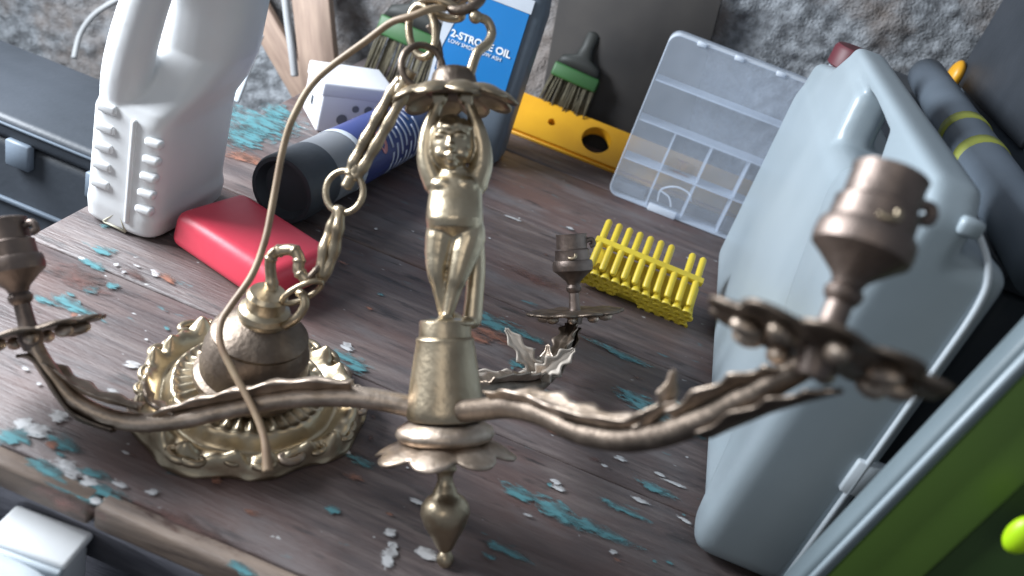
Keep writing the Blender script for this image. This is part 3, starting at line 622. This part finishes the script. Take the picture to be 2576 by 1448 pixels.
def frame_bm(x0, x1, z0, z1, y0, y1, cr, seg=8):
    b = bmesh.new(); out = []
    for (cx, cz, a0) in ((x1 - cr, z0 + cr, -90), (x1 - cr, z1 - cr, 0), (x0 + cr, z1 - cr, 90), (x0 + cr, z0 + cr, 180)):
        for k in range(seg + 1): a = math.radians(a0 + 90 * k / seg); out.append((cx + cr * math.cos(a), cz + cr * math.sin(a)))
    A = [b.verts.new((x, y0, z)) for x, z in out]; Bv = [b.verts.new((x, y1, z)) for x, z in out]; n = len(out)
    return b, A, Bv, n
b, A, Bv, n = frame_bm(0, Wc, 0, Hc, 0, Dc, .014)
for k in range(n): b.faces.new((A[k], A[(k + 1) % n], Bv[(k + 1) % n], Bv[k]))
obj('side_wall', thicken(b, .0016), MILKY, cs)
for nm, y in (('lid_pane', -.001), ('back_pane', Dc + .001)):
    b, A, Bv, n = frame_bm(.0005, Wc - .0005, .0005, Hc - .0005, y - .0008, y + .0008, .0135); b.faces.new(A[::-1]); b.faces.new(Bv)
    for k in range(n): b.faces.new((A[k], A[(k + 1) % n], Bv[(k + 1) % n], Bv[k]))
    obj(nm, b, CLEAR, cs, smooth=False)
for z in (.055, .112, .168):
    obj('divider', rbox(.003, Wc - .003, .002, Dc - .002, z, z + .0022, 0), MILKY, cs, smooth=False)
for x in (.055, .107, .16, .215, .265):
    for z0, z1 in ((.003, .0545), (.0572, .1115)): obj('divider', rbox(x, x + .0016, .002, Dc - .002, z0, z1, 0), MILKY, cs, smooth=False)
for x in (.035, .085, .14): obj('hinge_lug', rbox(x, x + .012, -.004, .004, Hc - .004, Hc + .002, .001, 1), MILKY, cs)
obj('latch', rbox(.06, .1, -.005, .002, -.0002, .01, .001, 2), MILKY, cs)
rl = tube([(.07, .008, .012), (.068, .008, .03), (.085, .006, .042), (.105, .006, .04), (.112, .008, .03)], .0012, 6); obj('wire_clip', rl, INK, cs)
rl = tube([(.068, .008, .028), (.082, .007, .024), (.09, .007, .012)], .0012, 6); obj('wire_clip', rl, INK, cs)
for (x0, x1, z0, z1, m) in ((.004, .05, .003, .02, GREYP), (.062, .1, .0575, .075, ORG), (.165, .21, .003, .025, GREYP)):
    obj('small_part_bag', rbox(x0, x1, .01, .026, z0, z1, .004, 2), m, cs)

# ------------------------------------------------------------------ jerrycan
jc = empty('jerrycan', 'large milky grey plastic jerrycan with dark red cap standing on the bench', 'jerrycan', loc=(.158, .482, 0))
def prism(bm, prof, x0, x1, hole=None):
    A = [bm.verts.new((x0, y, z)) for y, z in prof]; B_ = [bm.verts.new((x1, y, z)) for y, z in prof]; n = len(prof)
    for k in range(n): bm.faces.new((A[k], A[(k + 1) % n], B_[(k + 1) % n], B_[k]))
    bm.faces.new(A[::-1]); bm.faces.new(B_); return bm
bm = bmesh.new()
t_ = bmesh.new(); 
def rprism(prof, x0, x1, bev):
    t = bmesh.new(); prism(t, prof, x0, x1); bmesh.ops.recalc_face_normals(t, faces=t.faces)
    bmesh.ops.bevel(t, geom=t.edges[:], offset=bev, segments=4, affect='EDGES', profile=.5, clamp_overlap=True)
    me = bpy.data.meshes.new('t'); t.to_mesh(me); t.free(); bm.from_mesh(me); bpy.data.meshes.remove(me)
rprism([(.0, 0), (.545, 0), (.565, .235), (.53, .262), (.25, .262), (0, .27)], .004, .078, .018)                 # rear and lower body
rprism([(0, .001), (.04, .001), (.09, .13), (.15, .2), (.18, .25), (.165, .276), (.0, .288)], -.002, .08, .014)           # front bulge
rprism([(.26, .22), (.57, .22), (.55, .272), (.44, .29), (.40, .312), (.28, .306)], .008, .042, .01)                  # shoulder under the cap
rprism([(.0, .25), (.0, .306), (.02, .322), (.40, .322), (.42, .30), (.36, .306), (.24, .309), (.15, .306), (.12, .27)], .012, .044, .006)    # handle
obj('can_body', fuse(bm, .0032, 8, .5), CANP, jc)
obj('filler_neck', lathe([(.021, .255), (.021, .28), (.02, .281), (.0, .281)], 30, mw=Matrix.Translation((.04, .525, 0))), CANP, jc)
obj('red_cap', lathe([(.022, .278), (.0245, .28), (.0245, .298), (.022, .302), (.012, .303), (0, .302)], 30, mw=Matrix.Translation((.04, .525, 0))), DRED, jc, angle=40)
obj('moulded_rim', tube([(.052, .02, .298), (.062, .004, .285), (.0672, -.0015, .262), (.068, -.002, .2), (.0685, -.002, .1), (.0685, -.001, .005)], .0022, 8), CANL, jc)
obj('paper_tag', rbox(.062, .0825, -.004, .006, .108, .136, .001, 1), CANL, jc)
obj('handle_break', rbox(.032, .046, -.003, .006, .299, .31, .003, 2), CANP, jc)

# ------------------------------------------------------------------ yellow wall plugs on their sprue
pg = empty('wall_plug_strip', 'yellow plastic wall plugs moulded on a strip on the bench by the clear case', 'wall plugs', loc=(.0165, .838, .0), rz=math.radians(-1))
Mp = Matrix.Translation((0, 0, .046)) @ Matrix.Rotation(math.radians(26), 4, 'X') @ Matrix.Scale(1.08, 4)
def pobj(nm, b): bmesh.ops.transform(b, matrix=Mp, verts=b.verts); return obj(nm, b, YELP, pg, angle=40)
pobj('strip_bar', rbox(-.008, .108, -.0035, .0035, -.0012, .006, .001, 2))
for k in range(10):
    x = -.002 + k * .0115
    for s, l in ((1, .03), (-1, .034)):
        if s == 1 and k == 7: continue
        b = bmesh.new(); lathe([(0, l), (.0022, l), (.0036, l - .002), (.0036, .0), (0, 0)][::-1], 10, b)
        R = Matrix.Rotation(-PI / 2 if s == 1 else PI / 2, 4, 'X'); bmesh.ops.transform(b, matrix=Matrix.Translation((x, 0, .0025)) @ R, verts=b.verts); pobj('wall_plug', b)
for row in range(4):
    for k in range(11):
        if row == 3 and k < 6 or row == 2 and k in (4, 5): continue
        x = -.006 + k * .0108 + (row % 2) * .004; b = bmesh.new()
        lathe([(.0022, -.012), (.0046, 0), (.0058, .001), (.0056, .003), (.0028, .003), (.0024, -.004), (0, -.004)], 12, b)
        zz = -.004 - row * .0085 + random.uniform(-.0008, .0008)
        bmesh.ops.transform(b, matrix=Matrix.Translation((x, -.036 + row * .001, zz)) @ Matrix.Rotation(PI / 2 + .15, 4, 'X'), verts=b.verts); pobj('wall_plug_mouth', b)
pobj('strip_bar', rbox(-.006, .108, -.03, .0, -.034, -.006, .002, 2))

# ------------------------------------------------------------------ things at the edges of the view
bc = empty('black_tool_case', 'black plastic tool case with lid lip beside the end of the workbench', 'tool case', loc=(-.8, .75, -.8))
obj('case_body', rbox(-.4, .335, 0, .16, 0, .735, .012, 3), BLACKP, bc)
obj('case_lid', rbox(-.405, .34, -.006, .166, .737, .765, .008, 3), BLACKP, bc)
obj('lid_edge', rbox(-.4, .335, -.009, -.0055, .755, .7585, .001, 1), SLATE, bc)
for x in (.16, .26, .05): obj('latch', rbox(x, x + .03, -.012, -.0005, .71, .742, .002, 1), SLATE, bc)
for z in (.6, .655): obj('rib', rbox(-.39, .325, -.006, -.0005, z, z + .006, .001, 1), SLATE, bc)

def leaning(name, label, cat, p0, p1, wdt, thk, mat, Y=1.2, Yt=1.255):
    a, b_ = aty(*p0, Y), aty(*p1, Yt); ax = (b_ - a); L_ = ax.length; ax.normalize(); yv = Vector((0, 1, 0)); xv = ax.cross(yv) * -1; xv.normalize(); yv = ax.cross(xv)
    M = Matrix(((xv.x, yv.x, ax.x, a.x), (xv.y, yv.y, ax.y, a.y), (xv.z, yv.z, ax.z, a.z), (0, 0, 0, 1)))
    o = obj(name, rbox(-wdt / 2, wdt / 2, -thk / 2, thk / 2, 0, L_, .002, 2), mat); o.matrix_world = M; return tag(o, label, cat)
leaning('timber_board', 'wide pale brown board leaning on the wall behind the white box', 'board', (830, 420, ), (772, -140), .062, .018, PLANKW, 1.19, 1.24)
leaning('timber_board', 'narrow pale brown board slanting behind the wide board', 'board', (790, 270), (600, -60), .045, .016, PLANKW, 1.225, 1.262)
leaning('white_trim', 'short white plastic trim strip standing between white bottle and pale boards', 'trim strip', (592, 255), (655, 85), .012, .006, CANL, 1.1, 1.15)
tb = tube([aty(742, 190, 1.15), aty(735, 130, 1.15), aty(724, 50, 1.155), aty(712, -60, 1.16)], .006, 10); o_ = Vector(aty(742, 190, 1.15)); bmesh.ops.transform(tb, matrix=Matrix.Translation(-o_), verts=tb.verts)
o = obj('metal_rod', tb, GREYW); o.location = o_; tag(o, 'thin grey rod standing in front of the pale boards', 'rod')
tb = tube([aty(186, 146, 1.2), aty(200, 90, 1.22), aty(226, 48, 1.23), aty(262, 18, 1.235), aty(330, -20, 1.24)], .0045, 10); o_ = Vector(aty(186, 146, 1.2)); bmesh.ops.transform(tb, matrix=Matrix.Translation(-o_), verts=tb.verts)
o = obj('grey_cable', tb, GREYW); o.location = o_; tag(o, 'curved grey cable on the wall above the black tool case', 'cable')

db = leaning('dark_backing_panel', 'dark brown panel filling the unclear dark zone behind the green brush', 'board', (1520, 400), (1620, -60), .23, .012, node_mat('dark_brown_backing', (.05, .045, .042), .8, 0, (.025, .023, .023), 9), 1.262, 1.268)  # flat dark panel added to fill the unclear dark zone behind the brush
# grey tube with tape, right of the can
pa, pb = tab(2330, 190, .285), tab(2640, 680, .285); ax = (pb - pa)
pt_ = empty('grey_tube', 'slate grey tube with olive tape lying behind the jerrycan', 'tube', loc=pa)
obj('tube_body', tube([(0, 0, 0), ax * .5, ax], .021, 24, n=2), SLATE, pt_)
for f, mt in ((.46, OLIVE), (.60, OLIVE)): obj('tape_band', tube([ax * f, ax * (f + .035)], .0222 if f < .5 else .0218, 24, n=1), mt, pt_)
st = empty('black_storage_box', 'black plastic storage box carrying the grey tube and the dark crate', 'box', loc=(.47, .95, 0))
obj('box_body', rbox(-.195, .3, -.38, .29, 0, .25, .008, 2), BLACKP, st)
obj('box_lid', rbox(-.2, .305, -.385, .295, .2505, .262, .003, 2), BLACKP, st)
sk = empty('dark_crate', 'dark slate plastic crate with yellow knob standing on the black storage box', 'crate', loc=(.362, 1.2, .2625))
obj('crate_body', rbox(.006, .3, -.35, 0, 0, .3, .006, 2), SLATE, sk)
obj('corner_post', rbox(0, .0055, -.3, -.01, .02, .3, .002, 2), BLACKP, sk)
obj('side_rib', rbox(.0, .0055, -.345, -.302, .03, .25, .002, 1), BLACKP, sk)
kb = bmesh.new(); ball(kb, (-.006, -.02, .028), (.009, .016, .02), 3); obj('yellow_knob', kb, LEVY, sk)

# green bin close to the camera
g0, g1 = dep(1990, 1460, .5), dep(2600, 815, .39); up = (g1 - g0); 
gb = empty('green_bin', 'green plastic bin with pale blue-grey edge beside the jerrycan', 'bin', loc=g0)
upn = up.normalized(); rt = (CX * .75 - CY * .66 + CZ * .1); rt = (rt - upn * rt.dot(upn)).normalized(); fw = upn.cross(rt).normalized()
Mb = Matrix(((rt.x, fw.x, upn.x, 0), (rt.y, fw.y, upn.y, 0), (rt.z, fw.z, upn.z, 0), (0, 0, 0, 1)))
def gobj(nm, b, m): bmesh.ops.transform(b, matrix=Mb, verts=b.verts); return obj(nm, b, m, gb)
gobj('rim_edge', rbox(0, .012, -.004, .02, -.12, .3, .003, 2), RIMP)
gobj('rim_bead', tube([(.006, -.005, -.12), (.006, -.005, .3)], .0022, 8, n=1), CANP)
gobj('side_panel', rbox(.0122, .05, .001, .016, -.12, .3, .002, 2), GREENP)
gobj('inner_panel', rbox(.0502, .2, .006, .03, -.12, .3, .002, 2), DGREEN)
kb = bmesh.new(); ball(kb, (0, 0, 0), (.0075, .006, .012), 3); o = obj('lime_clip', kb, LIME, gb)
o.location = dep(2572, 1345, .41) - g0

# in front of the bench: low stool with a white tray
sh = empty('low_stool', 'dark navy stool top below the front edge of the workbench', 'stool', loc=(-.3, .2, -.8))
obj('stool_top', rbox(-.32, .42, -.22, .112, .695, .72, .004, 1), node_mat('navy_shelf', (.04, .05, .075), .6, 0, (.025, .032, .048), 15), sh)
for x in (-.28, .34):
    for y in (-.18, .06): obj('leg', rbox(x, x + .04, y, y + .04, 0, .6945, .003, 1), APRON, sh)
tc_ = tab(108, 1342, -.033)
tr = empty('white_tray', 'shallow white plastic tray with lip on the stool below the bench edge', 'tray', loc=(tc_.x, tc_.y, -.0797))
tr.rotation_euler.z = math.radians(4)
obj('tray_body', rbox(-.025, .025, -.016, .011, .0, .042, .006, 3), WHITEP, tr)
obj('tray_lid', rbox(-.0265, .0265, -.0175, .0125, .0425, .049, .003, 3), WHITEP, tr)
obj('tray_lip', rbox(-.026, .026, -.0225, -.0178, .034, .047, .002, 2), CANL, tr)
tc_ = tab(-90, 1570, -.05)
bb = bmesh.new(); loft(bb, [(0, 0, 0, .045, .03, 4), (.05, 0, 0, .047, .032, 4), (.06, 0, 0, .042, .028, 4), (.064, 0, 0, .03, .02, 3)], 30)
o = obj('pale_tub', bb, CANL); o.location = (tc_.x, tc_.y, -.0795); tag(o, 'pale grey plastic tub in front of the white tray on the stool', 'tub')
